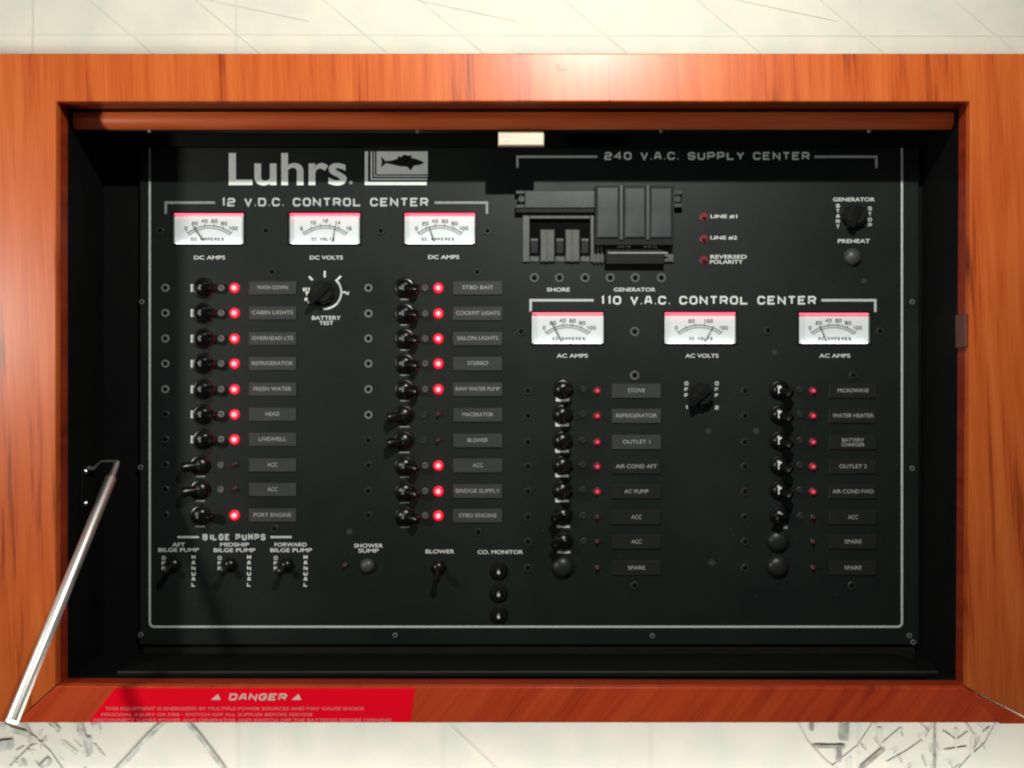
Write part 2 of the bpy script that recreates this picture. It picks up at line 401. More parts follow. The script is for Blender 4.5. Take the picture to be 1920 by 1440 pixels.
# ------------------------------------------------------------------ wooden surround and recess
cab = thing('cabinet_recess', (0, 720-1355, 0), 'varnished reddish cherry wood surround with a deep black recess holding the switch panel', 'cabinet')
def P0(x, y): return (x-960, 720-y)
TL, TR, BR, BL = P0(105, 190), P0(1820, 190), P0(1814, 1290), P0(105, 1286)
mb = MB(); mb.prism([P0(-700, 100), P0(2620, 100), P0(2620, 1355), P0(1940, 1355), BR, TR, TL, BL, P0(28, 1355), P0(-700, 1355)], -22, 0)
o = part('wood_face', mb, 'wood', cab, org=(0, 0, 0))
bv = o.modifiers.new('bevel', 'BEVEL'); bv.width = 2.2*U; bv.segments = 2; bv.limit_method = 'ANGLE'
mb = MB(); mb.prism([(BL[0]+.6, BL[1]-1), (BR[0]-.6, BR[1]-1), P0(1876, 1355), P0(28.5, 1355)], -22, -.6)
wg = MB(); wg.prism([(BR[0]+.2, BR[1]-1.2), P0(1941, 1358), P0(1876.6, 1358)], -22, -4)
part('corner_infill', wg, 'wood_rail', cab)
o = part('bottom_rail', mb, 'wood_rail', cab, org=(0, -600, 0))
bv = o.modifiers.new('bevel', 'BEVEL'); bv.width = .7*U; bv.segments = 2; bv.limit_method = 'ANGLE'
def ring(z0, z1, t, g=0):
    mb = MB(); I = [TL, TR, BR, BL]
    I = [(TL[0]-g, TL[1]+g), (TR[0]+g, TR[1]+g), (BR[0]+g, BR[1]-g), (BL[0]-g, BL[1]-g)]
    O = [(I[0][0]-t, I[0][1]+t), (I[1][0]+t, I[1][1]+t), (I[2][0]+t, I[2][1]-t), (I[3][0]-t, I[3][1]-t)]
    vs = [(x, y, z) for z in (z0, z1) for x, y in I+O]; fs = []
    for i in range(4):
        j = (i+1) % 4
        fs += [(i, j, 8+j, 8+i), (4+j, 4+i, 12+i, 12+j), (8+i, 8+j, 12+j, 12+i), (j, i, 4+i, 4+j)]
    return mb.add(vs, fs)
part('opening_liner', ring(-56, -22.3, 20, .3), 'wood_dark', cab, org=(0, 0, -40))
mb = ring(-246, -56.3, 18, 0)
mb.add([(TL[0], TL[1], -246), (TR[0], TR[1], -246), (BR[0], BR[1], -246), (BL[0], BL[1], -246)], [(3, 2, 1, 0)])
part('recess_box', mb, 'box', cab, org=(0, 0, -150))
# shelf under the panel and its front lip
u0, v0 = at(262, 1216, -215); u1, v1 = at(1745, 1262, -150)
mb = MB(); mb.box(-765, 800, BL[1]+1, BL[1]+4, -240, -62, .8)
part('floor_ledge', mb, 'box', cab)
mb = MB(); mb.box(-765, 826, BL[1]+4.2, BL[1]+9, -74, -70, 1)
part('ledge_lip', mb, 'ledge_lip', cab)
a = at(268, 1212, -236); b = at(1716, 1258, -236)
mb = MB(); mb.box(a[0], b[0], b[1], a[1]-3, -243, -237, 1)
part('lower_filler', mb, 'ledge', cab)
# rounded moulding across the top
zc = -96.0; cx0, cv = at(139, 225, zc); cx1, _ = at(1797, 225, zc)
mb = MB(); pts = []
for i in range(26):
    t = -math.pi*.62 + i*math.pi*1.24/25
    pts.append((cv + 20.5*math.sin(t), zc + 17*math.cos(t)))
n = len(pts)
vs = [(cx0, p[0], p[1]) for p in pts] + [(cx1, p[0], p[1]) for p in pts]
mb.add(vs, [(i, n+i, n+i+1, i+1) for i in range(n-1)] + [tuple(range(n-1, -1, -1)), tuple(range(n, 2*n)), (n-1, 2*n-1, n, 0)])
rail = part('top_moulding', mb, 'wood_round', cab)
mb = MB(); a = at(139, 238, -150); b = at(1797, 275, -222)
mb.box(TL[0]+1, TR[0]-9, at(0, 276, -222)[1], TL[1]-1, -228, -214)
part('top_strip', mb, 'box', cab)  # black strip across the top, over the border line's upper edge
mb = MB(); mb.box(cx0-8, cx1+2, cv-22, cv-17, zc-16, zc+4)
strip = part('moulding_underside', mb, 'matte', cab)
for x in (280, 783, 1240, 1630):
    u, v = at(x, 246, zc+6); mb = MB(); mb.lathe([(4, 0), (4, 2), (2.5, 4)], 10)
    o = link('screw', mb.mesh('screw', (0, 0, 0), 'steel_dull'), (u, v, zc+4.2), strip)
# white catch on the moulding
a = at(934, 273, -88); b = at(1020, 246, -88)
mb = MB(); mb.box(a[0], b[0], a[1], b[1], -104, -86, 2)
catch = part('catch_block', mb, 'white_plastic', cab, label='cream white plastic catch block')
for x in (948, 1006):
    u, v = at(x, 261, -86); mb = MB(); mb.lathe([(3.2, 0), (3.2, .6), (2.4, 1.1)], 12)
    link('screw', mb.mesh('screw', (0, 0, 0), 'steel_dull'), (u, v, -86), catch)
# small bumper on the right-hand liner
mb = MB(); mb.box(BR[0]+1.2-3, BR[0]+3, P0(0, 650)[1], P0(0, 588)[1], -52, -6, 1)
part('door_bumper', mb, 'bumper', cab)
# blemishes in the veneer above the opening
mb = MB()
for (x, y, rx, ry) in ((991, 121, 4, 6), (994, 142, 5, 4), (1046, 127, 4, 8), (1056, 131, 9, 2.5), (1045, 141, 3, 2)):
    mb.flat([(P0(x, y)[0]+rx*math.cos(t)*(.8+.3*math.sin(3*t)), P0(x, y)[1]+ry*math.sin(t)) for t in [i*math.pi/8 for i in range(16)]], .15)
part('veneer_blemish', mb, 'knot', cab)

# ------------------------------------------------------------------ danger label on the bottom rail
q = [P0(216, 1290.5), P0(778, 1290.5), P0(770, 1354), P0(166, 1354)]
dl = MB(); dl.prism(q, -.6, .4)
lab = part('danger_label', dl, 'label', None, org=(P0(470, 1354)[0], P0(470, 1354)[1], 0))
lab['label'] = 'bright red danger sticker with slanted left edge on the wooden rail below the recess'; lab['category'] = 'warning label'
mb = MB(); x0, y0 = P0(428, 1313); x1, y1 = P0(536, 1300)
letters(mb, 'DANGER', x0, x1, y0, y1, 1, 3.2, slant=.3, gap=.22)
for xc in (405, 556):
    a = P0(xc, 1312); mb.flat([(a[0]-9, a[1]), (a[0]+9, a[1]), (a[0]+4, a[1]+11)], .9)
part('warning_lettering', mb, 'label_white', lab)
mb = MB()
for (s, xa, xb, y) in (('THIS EQUIPMENT IS ENERGIZED BY MULTIPLE POWER SOURCES AND MAY CAUSE SHOCK', 198, 684, 1329),
                       ('PERSONAL INJURY OR FIRE - SWITCH OFF ALL SUPPLIES BEFORE SERVICE', 190, 586, 1340.5),
                       ('DISCONNECT SHORE POWER AND GENERATOR AND SWITCH OFF THE BATTERIES BEFORE OPENING', 176, 734, 1350.5)):
    f2 = sans(s, (xa+xb)/2, y, xb-xa, 7.0, .9, 0, .02); mb.add(f2.v, f2.f)
part('small_print', mb, 'label_ink', lab)

# ------------------------------------------------------------------ lid strut at the left
zt, zb = -150.0, 205.0
tp = at(221, 865, zt); bt = at(22, 1353, zb)
T = Vector((tp[0], tp[1], zt)); B = Vector((bt[0], bt[1], zb)); d = (B-T).normalized()
st = thing('lid_strut', tuple(B), 'polished steel support strut leaning across the lower left corner of the recess', 'strut')
mb = MB(); mb.tube([tuple(T+d*40), tuple(T+d*44), tuple(B-d*2), tuple(B)], [9.5, 10.6, 11.2, 10.0], 28)
part('rod', mb, 'steel', st)
mb = MB(); mb.tube([tuple(T), tuple(T+d*6), tuple(T+d*38), tuple(T+d*42)], [3.0, 5.4, 6.6, 9.0], 20)
part('end_fitting', mb, 'steel', st)
wallx = TL[0]
mb = MB(); mb.box(wallx, wallx+3, at(0, 950, -150)[1], at(0, 872, -150)[1], -190, -120, .8)
br = part('hinge_bracket', mb, 'matte', st)
mb = MB(); yb = T.y-8
mb.tube([(wallx+3, yb-6, zt), (wallx+14, yb-7, zt), (wallx+20, yb-2, zt)], [5, 4, 3], 12)
mb.tube([(wallx+14, yb-6, zt), (wallx+30, yb+8, zt), tuple(T)], [2.5, 2.5, 2.5], 10)
part('pivot_arm', mb, 'screw', st)
for y in (884, 944):
    mb = MB(); v = at(0, y, -140)[1]
    mb.tube([(wallx+3, v, -140), (wallx+6, v, -140)], [6, 4.5], 12)
    o = link('bracket_screw', mb.mesh('bracket_screw', (wallx+4, v, -140), 'steel_dull'), (wallx+4, v, -140), br)

# ------------------------------------------------------------------ the control panel
K = (D-DP)/D                                   # photo pixel -> panel unit
def A(px, py, w=0): u, v = at(px, py, DP); return (u, v, DP+w)
pan = thing('control_panel', A(992, 1208), 'black switch panel with lit meters, red lamps and toggle rows, deep inside the wooden recess', 'control panel')
METERS = [(325,457,400,457), (542,675,400,457), (758,891,400,457), (997,1132,586,644), (1246,1380,586,644), (1498,1631,587,644)]
holes = [(A(a, d2)[0], A(b, d2)[0], A(a, d2)[1], A(a, c2)[1]) for a, b, c2, d2 in METERS]
hb = (985, 1258, 398, 490); holes.append((A(hb[0], 0)[0], A(hb[1], 0)[0], A(0, hb[3])[1], A(0, hb[2])[1]))
pu0, pv0, _ = A(263, 1208); pu1, pv1, _ = A(1722, 258)
xs = sorted({pu0, pu1} | {h[0] for h in holes} | {h[1] for h in holes}); ys = sorted({pv0, pv1} | {h[2] for h in holes} | {h[3] for h in holes})
mb = MB(); nx, ny = len(xs), len(ys)
mb.v = [(x, y, DP) for y in ys for x in xs]
for j in range(ny-1):
    for i in range(nx-1):
        cx, cy = (xs[i]+xs[i+1])/2, (ys[j]+ys[j+1])/2
        if any(h[0] < cx < h[1] and h[2] < cy < h[3] for h in holes): continue
        mb.f.append((j*nx+i, j*nx+i+1, (j+1)*nx+i+1, (j+1)*nx+i))
for (x0, x1, y0, y1) in holes + [(pu0, pu1, pv0, pv1)]:
    mb.add([(x0,y0,DP),(x1,y0,DP),(x1,y1,DP),(x0,y1,DP),(x0,y0,DP-9),(x1,y0,DP-9),(x1,y1,DP-9),(x0,y1,DP-9)], [(i,(i+1)%4,4+(i+1)%4,4+i) for i in range(4)])
part('panel_plate', mb, 'panel', pan, org=A(992, 733))

# printed border line
def rr(x0, x1, y0, y1, r):
    p = []
    for cx, cy, a0 in ((x1-r, y1+r-r-r, 90), (0, 0, 0)): pass
    cs = [(x0+r, y0+r, 180), (x1-r, y0+r, 270), (x1-r, y1-r, 0), (x0+r, y1-r, 90)]
    for cx, cy, a0 in cs:
        for k in range(7):
            t = math.radians(a0+k*15); p.append((cx+r*math.cos(t), cy+r*math.sin(t)))
    return p
bx = (A(281, 0)[0], A(1691, 0)[0], A(0, 1175)[1], A(0, 266)[1])
mb = MB(); pp = rr(bx[0], bx[1], bx[2], bx[3], 9); pp = [(x - (4 if y < 0 and x > 0 and False else 0), y) for x, y in pp]
mb.ribbon(pp, 4.5, DP+.5, closed=True)
part('border_line', mb, 'ink', pan)
def bar(mb, x0, y0, x1, y1, th=4.6):
    a = A(x0, y0); b = A(x1, y1); mb.ribbon([(a[0], a[1]), (b[0], b[1])], th*K, DP+.5)
def bracket(x0, x1, ya, yb, gl, gr, dim=False):
    k = 4.6*K
    mb = MB(); mb.ribbon([A(x0, yb)[:2], A(x0, ya)[:2], A(gl, ya)[:2]], k, DP+.5); part('heading_bracket', mb, 'ink_dim' if dim else 'ink', pan)
    mb = MB()
    mb.ribbon([A(gr, ya)[:2], A(x1, ya)[:2], A(x1, yb)[:2]], k, DP+.5)
    part('heading_bracket', mb, 'ink_dim' if dim else 'ink', pan)
bracket(311, 913, 380, 401, 403, 815, True); bracket(970, 1643, 294, 315, 1120, 1527); bracket(995, 1641, 563, 585, 1113, 1540)
def heading(s, x0, x1, y0, y1, mat='ink', sw=3.3):
    mb = MB(); word_px(mb, s, (x0+x1)/2, (y0+y1)/2, x1-x0, y1-y0, DP+.5, sw, gap=.26)
    part('heading_lettering', mb, mat, pan)
heading('12 V.D.C. CONTROL CENTER', 414, 803, 371, 387); heading('240 V.A.C. SUPPLY CENTER', 1133, 1518, 285, 300, 'ink_bold')
heading('110 V.A.C. CONTROL CENTER', 1125, 1530, 555, 571, 'ink_white'); heading('BILGE PUMPS', 380, 498, 1001, 1013, 'ink', 3)
mb = MB(); bar(mb, 333, 1007, 373, 1007, 4); part('heading_bracket', mb, 'ink', pan); mb = MB(); bar(mb, 507, 1007, 547, 1007, 4); part('heading_bracket', mb, 'ink', pan)
def small(s, cx, cy, wpx, hpx=7.5, mat='ink', parent=None, w=.5, sw=None):
    return part('lettering', sans(s, cx, cy, wpx, hpx*.9, DP+w, None, .012), mat, parent or pan)
for s, x, y, wd in (('DC AMPS',393,483,58),('DC VOLTS',612,483,62),('DC AMPS',832,482,58),('AC AMPS',1073,667,58),('AC VOLTS',1316,667,62),('AC AMPS',1565,667,58),
                    ('BATTERY',612,596,54),('TEST',612,605.5,26),('SHORE',1047,543,43),('GENERATOR',1190,543,78),('LINE #1',1357,406,50),('LINE #2',1357,446,50),
                    ('REVERSED',1366,481.5,68),('POLARITY',1362,491,62),('GENERATOR',1601,374,78),('PREHEAT',1601,452,60),
                    ('AFT',335,1021,24),('BILGE PUMP',335,1031,76),('MIDSHIP',440,1021,54),('BILGE PUMP',440,1031.5,78),('FORWARD',545,1021,60),('BILGE PUMP',546,1031.5,78),
                    ('SHOWER',691,1023,54),('SUMP',691,1032.5,38),('BLOWER',825,1034,54),('CO. MONITOR',938,1035,85)):
    small(s, x, y, wd, 8, 'ink_white')
def vert(s, x, y0, y1, mat='ink'):
    mb = MB(); n = len(s)
    for i, ch in enumerate(s):
        if ch == ' ': continue
        y = y0 + (y1-y0)*i/max(1, n-1); word_px(mb, ch, x, y, 7.5, 7.5, DP+.5, 2.0)
    part('lettering', mb, mat, pan)
for x in (307, 517, 412): vert('OFF', x, 1046, 1066)
for x in (363, 467, 573): vert('MANUAL', x, 1045, 1096, 'ink_white')
vert('START', 1571, 386, 425); vert('STOP', 1631, 391, 422)
vert('OFF 1', 1287, 719, 764); vert('OFF 2', 1344, 719, 764)

# maker's name and emblem
a = A(429, 348); b = A(650, 287)
mb = font_mesh('Luhrs', a[0], b[0], a[1], b[1], DP+.5, .018, 'n')
part('maker_lettering', mb, 'ink_bold', pan, org=A(540, 320))
mb = MB(); u, v, _ = A(658, 342); mb.flat([(u+4*math.cos(i*math.pi/6), v+4*math.sin(i*math.pi/6)) for i in range(12)], DP+.5); part('lettering', mb, 'ink_dim', pan)
mb = MB(); R = lambda x0, x1, y0, y1, w: mb.flat([A(x0,y1)[:2], A(x1,y1)[:2], A(x1,y0)[:2], A(x0,y0)[:2]], DP+w)
R(706, 802, 284, 327, .5)
mb.ribbon([A(687, 284)[:2], A(687, 344)[:2], A(800, 344)[:2]], 7, DP+.5)
mb.ribbon([A(696.5, 284)[:2], A(696.5, 336)[:2], A(801, 336)[:2]], 3.4, DP+.5)
mb.ribbon([A(702, 284)[:2], A(702, 330.5)[:2], A(802, 330.5)[:2]], 2.2, DP+.5)
em = part('emblem', mb, 'ink_bold', pan)
mb = MB()
fish = [(714,294),(719,298),(722,302),(735,301),(745,298),(746,293),(752,295),(758,290),(766,292),(772,291),(771,296),(783,299),(796,305),(788,309),(776,311),(774,314),(770,320),(764,313),(750,312),(737,309),(724,306),(719,310),(714,314),(716,304)]
mb.flat([A(x, y)[:2] for x, y in fish], DP+1.0)
part('fish_silhouette', mb, 'matte', em)

# ---- meters
def arc(mb, cx, cy, r, a0, a1, th, w, n=14):
    u, v, _ = A(cx, cy); mb.ribbon([(u+r*K*math.cos(math.radians(a0+(a1-a0)*i/n)), v+r*K*math.sin(math.radians(a0+(a1-a0)*i/n))) for i in range(n+1)], th, w)
NEED = [((381,451),(361,423),'b'), ((622,455),(629,420),'a'), ((815,455),(804,424),'a'), ((1054,642),(1034,602),'b'), ((1322,642),(1337,614),'a'), ((1551,641),(1539,611),'b')]
NUMS = [['0','20','40','60','80','100'], ['6','10','12','14','16'], ['0','20','40','60','80','100'], ['0','20','40','60','80','100'], ['0','50','100','150'], ['0','20','40','60','80','100']]
WORD = ['DC AMPERES', 'DC VOLTS', 'DC AMPERES', 'AC AMPERES', 'AC VOLTS', 'AC AMPERES']
for k, (x0, x1, y0, y1) in enumerate(METERS):
    p0 = A(x0, y1); p1 = A(x1, y0); cx, cy = (x0+x1)/2, (y0+y1)/2
    # housing: thin lip around the window and the box behind it
    mb = MB(); t = 3
    for (a, b, c2, d2) in ((p0[0]-t, p1[0]+t, p0[1]-t, p0[1]), (p0[0]-t, p1[0]+t, p1[1], p1[1]+t), (p0[0]-t, p0[0], p0[1], p1[1]), (p1[0], p1[0]+t, p0[1], p1[1])):
        mb.box(a, b, c2, d2, DP+.2, DP+2.2)
    me = part('meter', mb, 'gloss', pan, org=A(cx, cy))
    W = DP-7.5
    mb = MB(); mb.flat([(p0[0]+.4, p0[1]+.4), (p1[0]-.4, p0[1]+.4), (p1[0]-.4, p1[1]-.4), (p0[0]+.4, p1[1]-.4)], W)
    part('dial', mb, 'dial', me)
    mb = MB(); col = NEED[k][2]
    mb.box(p0[0]+2, p1[0]-2, p1[1]-1.9, p1[1]-.5, W+3.8, W+4.9)
    part('dial_lamp', mb, 'red_glow_a' if col == 'a' else 'red_glow_b', me)
    mb = MB(); mb.box(p0[0]+6, p1[0]-6, p0[1]+.5, p0[1]+1.5, W+6.0, W+7.4)
    part('dial_lamp', mb, 'white_glow', me)
    mb = MB(); cyA = y1+31
    arc(mb, cx, cyA, 66, 128, 52, 1.7, W+.5); arc(mb, cx, cyA, 61, 128, 52, 1.3, W+.5)
    u, v, _ = A(cx, cyA)
    for i in range(21):
        t = math.radians(128 - 76*i/20); r0, r1 = 61.8*K, (70 if i % 4 == 0 else 65.5)*K
        mb.ribbon([(u+r0*math.cos(t), v+r0*math.sin(t)), (u+r1*math.cos(t), v+r1*math.sin(t))], 1.5 if i % 4 == 0 else .9, W+.7)
    nn = NUMS[k]
    for i, s in enumerate(nn):
        t = math.radians(126 - 72*i/(len(nn)-1))
        px, py = cx + 75*math.cos(t), cyA - 75*math.sin(t)
        py = max(py, y0+10); px = min(max(px, x0+9), x1-10)
        uu, vv, _ = A(px, py); h = 8; ww = 6*len(s)+1*(len(s)-1)
        for q2, chh in enumerate(s):
            if chh in '58': chh = {'5': 'S', '8': 'B'}[chh]
            uq = uu-ww/2+q2*7; letters(mb, chh, uq, uq+6, vv-h/2, vv+h/2, W+.8, 1.7)
    word_px(mb, WORD[k], cx+(-4 if k < 3 else 2), y1-9, 62 if 'VOLTS' not in WORD[k] else 44, 6.4, W+.6, 1.5)
    part('dial_scale', mb, 'dial_ink', me)
    (ax, ay), (bx2, by2), _ = NEED[k]
    mb = MB(); pa = A(ax, ay); pb = A(bx2, by2)
    mb.tube([(pa[0], pa[1], W+3.2), (pb[0], pb[1], W+3.2)], [1.5, .8], 6)
    part('needle', mb, 'dial_ink', me)

# ---- screws: one mesh for each kind, copied
def screw_proto(r, mat, px, py, name='screw'):
    mb = MB(); mb.lathe([(r, 0), (r, 1.6), (r*.88, 2.4), (r*.62, 2.4), (r*.56, 1.0), (r*.05, .9)], 20)
    o = link(name, mb.mesh(name, (0, 0, 0), mat), A(px, py), pan)
    mb = MB(); mb.lathe([(r*.50, 1.0), (r*.50, 1.5), (r*.30, 1.6)], 14)
    link('slot', mb.mesh('slot', (0, 0, 0), 'slot'), A(px, py), o)
    return o
M['screw_bright'] = plain('worn_bare_screw', (.17, .185, .18), .5, metal=.1, noise=.2)
M['screw_dark'] = plain('dark_screw', (.030, .032, .030), .4, metal=.3, noise=.2)
ROW1 = [540, 587, 635, 682, 730, 777, 824, 872, 918, 966]; ROW2 = [540, 588, 635, 682, 730, 778, 826, 873, 921, 967]
ROW3 = [733, 780, 829, 875, 922, 970, 1016, 1065]
sb = screw_proto(8.6, 'screw_bright', 310, ROW1[0])
for y in ROW1[1:5]: copy_at(sb, A(310, y), pan)
for y in ROW2[:6]: copy_at(sb, A(691, y), pan)
sd = screw_proto(8.6, 'screw_dark', 310, ROW1[5])
for x, rows in ((310, ROW1[6:]), (691, ROW2[6:]), (990, ROW3), (1397, ROW3)):
    for y in rows: copy_at(sd, A(x, y), pan)
for x in (510, 895): copy_at(sd, A(x, 510), pan)
for x, y in ((300,433),(499,433),(714,433),(914,433),(977,622),(1440,620),(1650,622),(1600,704),(515,991),(897,998),(1190,1098),(1597,1098)): copy_at(sd, A(x, y), pan)
sm = screw_proto(10.0, 'screw', 1190, 622)
for x in (1002, 1049, 1097, 1144, 1191, 1240): copy_at(sm, A(x, 521), pan)
copy_at(sm, A(1190, 704), pan)
se = screw_proto(5.2, 'screw_bright', 741, 1191)
for x, y in ((266,566),(1710,566),(1710,878),(1223,1192),(1705,1192),(1712,1204),(264,876),(264,1190)): copy_at(se, A(x, y), pan)

# ---- breaker toggles
def lever_mesh(dx, dy, hgt):
    mb = MB(); P = [Vector((0, 0, 9)), Vector((dx*.35, dy*.3, hgt*.55)), Vector((dx*.85, dy*.8, hgt*.92)), Vector((dx, dy, hgt)), Vector((dx*1.06, dy*1.05, hgt*1.01))]
    mb.tube([tuple(p) for p in P], [7.5, 9.0, 10.6, 10.0, 6.0], 18); return mb.mesh('lever', (0, 0, 0), 'gloss')
def toggle_proto(px, py, on, mark, mm, dx, dy, hgt, ring_x=None, rmat='screw_bright', R0=20.5, tip=(-2, 6, 11, 'glint_dim')):
    mb = MB(); mb.lathe([(R0+1, 0), (R0+1, 1.5), (R0-1, 4), (R0-3.2, 4.6), (R0-4, 9), (R0-7, 12.5), (6.5, 15), (1.5, 16)], 28)
    o = link('toggle_switch', mb.mesh('toggle_switch', (0, 0, 0), 'gloss'), A(px, py), pan)
    link('lever', lever_mesh(dx, dy, hgt), A(px, py), o)
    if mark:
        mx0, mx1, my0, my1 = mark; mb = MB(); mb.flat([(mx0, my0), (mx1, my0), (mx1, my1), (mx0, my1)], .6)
        m = link('pale_mark', mb.mesh('pale_mark', (0, 0, 0), mm), A(px, py), o)  # pale flat bar on the plate beside the boot
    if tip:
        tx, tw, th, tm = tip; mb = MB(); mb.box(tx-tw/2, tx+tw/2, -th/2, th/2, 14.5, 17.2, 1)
        link('tip_glint', mb.mesh('tip_glint', (0, 0, 0), tm), A(px, py), o)  # highlight on the boot, painted on as a pale inlay
    if ring_x:
        mb = MB(); mb.lathe([(7.2, 0), (7.2, 1.6), (6, 2.4), (4.2, 2.4), (3.2, 1), (.5, 1)], 16)
        r = link('mounting_screw', mb.mesh('mounting_screw', (0, 0, 0), rmat), (A(px, py)[0]+ring_x, A(px, py)[1], DP), o)
    return o
def row_of(proto, x, ys):
    for y in ys: copy_at(proto, A(x, y), pan)
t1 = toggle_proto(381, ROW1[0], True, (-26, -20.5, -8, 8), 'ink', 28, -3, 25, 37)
row_of(t1, 381, ROW1[1:7])
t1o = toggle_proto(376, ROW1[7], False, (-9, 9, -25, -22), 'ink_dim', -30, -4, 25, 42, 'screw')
row_of(t1o, 376, ROW1[8:9])
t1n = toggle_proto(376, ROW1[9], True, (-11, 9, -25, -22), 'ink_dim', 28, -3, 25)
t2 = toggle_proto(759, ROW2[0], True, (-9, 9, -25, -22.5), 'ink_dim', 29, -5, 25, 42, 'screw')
row_of(t2, 759, ROW2[1:5] + ROW2[7:])
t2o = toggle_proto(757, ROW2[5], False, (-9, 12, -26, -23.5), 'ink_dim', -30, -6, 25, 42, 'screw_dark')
row_of(t2o, 757, ROW2[6:7])
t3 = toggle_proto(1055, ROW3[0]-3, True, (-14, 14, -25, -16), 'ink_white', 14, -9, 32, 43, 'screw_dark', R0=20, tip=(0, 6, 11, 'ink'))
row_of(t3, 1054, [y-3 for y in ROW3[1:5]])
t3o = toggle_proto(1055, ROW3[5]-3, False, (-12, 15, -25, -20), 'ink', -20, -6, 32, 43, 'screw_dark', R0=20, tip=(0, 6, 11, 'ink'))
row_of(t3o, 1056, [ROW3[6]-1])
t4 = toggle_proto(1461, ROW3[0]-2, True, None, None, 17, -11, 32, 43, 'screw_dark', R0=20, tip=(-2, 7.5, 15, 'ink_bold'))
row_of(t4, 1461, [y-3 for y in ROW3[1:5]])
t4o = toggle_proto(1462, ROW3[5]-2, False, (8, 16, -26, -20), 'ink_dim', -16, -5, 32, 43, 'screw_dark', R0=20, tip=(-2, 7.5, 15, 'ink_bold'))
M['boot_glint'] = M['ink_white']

# ---- indicator lamps
def lamp_proto(px, py, r, mat, ringmat, rr2):
    mb = MB(); mb.lathe([(rr2, 0), (rr2, 1.2), (rr2-1.5, 2.2), (r+.2, 2.2)], 20)
    o = link('indicator_lamp', mb.mesh('indicator_lamp', (0, 0, 0), ringmat), A(px, py), pan)
    mb = MB(); mb.lathe([(r, 2), (r*.97, 7), (r*.78, 10), (r*.4, 11.6), (.4, 12)], 16)
    link('lens', mb.mesh('lens', (0, 0, 0), mat), A(px, py), o); return o
l1 = lamp_proto(440, ROW1[0], 5.2, 'led_on', 'led_halo', 11.0)
for y in ROW1[1:7] + ROW1[9:]: copy_at(l1, A(440, y), pan)
for y in ROW2[:5] + ROW2[7:]: copy_at(l1, A(822, y), pan)
l2 = lamp_proto(440, ROW1[7]-1, 3.2, 'led_off', 'screw_dark', 5.5)
for x, y in ((440, ROW1[8]-1), (822, ROW2[5]), (822, ROW2[6]), (1120, ROW3[5]), (1120, ROW3[6]), (1120, ROW3[7]), (1524, ROW3[5]), (1524, ROW3[6]), (1524, ROW3[7]), (647, 1060)): copy_at(l2, A(x, y), pan)
l3 = lamp_proto(1120, ROW3[0], 4.3, 'led_mid', 'led_mid_halo', 8.5)
for y in ROW3[1:5]: copy_at(l3, A(1120, y), pan)
for y in ROW3[:5]: copy_at(l3, A(1524, y), pan)
l4 = lamp_proto(1320, 407, 4.4, 'led_off', 'led_mid_halo', 9.5)
for y in (448, 488): copy_at(l4, A(1320, y), pan)

# ---- name tags
def tags(x0, x1, rows, words, mats, h=24):
    for y, s, mt in zip(rows, words, mats):
        a = A(x0, y+h/2); b = A(x1, y-h/2); cx = (x0+x1)/2
        mb = MB(); mb.box(a[0], b[0], a[1], b[1], DP, DP+3, 1)
        p = part('name_tag', mb, mt, pan)
        if '/' in s:
            mb = MB()
            for i, q2 in enumerate(s.split('/')):
                f2 = sans(q2, cx, y-4.2+i*8.6, 41+2*i, 6.6, DP+3.4); mb.add(f2.v, f2.f)
        else:
            mb = sans(s, cx, y-1, min(x1-x0-10, 6.4*len(s)), 7.2, DP+3.4)
        part('lettering', mb, 'tag_ink' , p)
T_, TD = 'tag', 'tag_dark'
tags(467, 556, ROW1, ['WASH DOWN', 'CABIN LIGHTS', 'OVERHEAD LTS', 'REFRIGERATOR', 'FRESH WATER', 'HEAD', 'LIVEWELL', 'ACC', 'ACC', 'PORT ENGINE'], [T_]*10, 25)
tags(850, 942, ROW2, ['STBD BAIT', 'COCKPIT LIGHTS', 'SALON LIGHTS', 'STEREO', 'RAW WATER PUMP', 'MACERATOR', 'BLOWER', 'ACC', 'BRIDGE SUPPLY', 'STBD ENGINE'], [T_]*10, 26)
tags(1147, 1239, ROW3, ['STOVE', 'REFRIGERATOR', 'OUTLET 1', 'AIR COND AFT', 'AC PUMP', 'ACC', 'ACC', 'SPARE'], [T_, T_, T_, TD, TD, TD, TD, TD], 27)
tags(1554, 1643, ROW3, ['MICROWAVE', 'WATER HEATER', 'BATTERY/CHARGER', 'OUTLET 2', 'AIR COND FWD', 'ACC', 'SPARE', 'SPARE'], [TD]*8, 27)

# ---- blank plugs, push buttons, monitor sockets
def dome(name, px, py, r, h, mat):
    mb = MB(); mb.lathe([(r, 0), (r, 2)] + [(r*math.cos(t)*.97, 2+h*math.sin(t)) for t in [i*math.pi/2/8 for i in range(1, 8)]] + [(.5, 2+h)], 32)
    return link(name, mb.mesh(name, (0, 0, 0), mat), A(px, py), pan)
M['button'] = plain('grey_black_rubber', (.045, .05, .05), .45, spec=.5, noise=.1)
d1 = dome('blank_plug', 1055, 1063, 23, 13, 'plug'); copy_at(d1, A(1458, 1014), pan); copy_at(d1, A(1458, 1062), pan)
dome('push_button', 1598, 482, 18.5, 13, 'button'); dome('push_button', 689, 1061, 15.5, 11, 'button')
mb = MB(); mb.lathe([(19, 0), (19, 3), (16, 6), (11, 7), (8, 7), (6, 9), (2.6, 12), (.4, 12.6)], 28)
so = link('monitor_socket', mb.mesh('monitor_socket', (0, 0, 0), 'gloss'), A(935, 1070), pan)
mb = MB(); mb.lathe([(3.6, 12), (3.4, 14.5), (1.5, 15.5)], 12); link('socket_glint', mb.mesh('socket_glint', (0, 0, 0), 'ink'), A(935, 1072), so)  # highlight on the socket, modelled as a pale stud
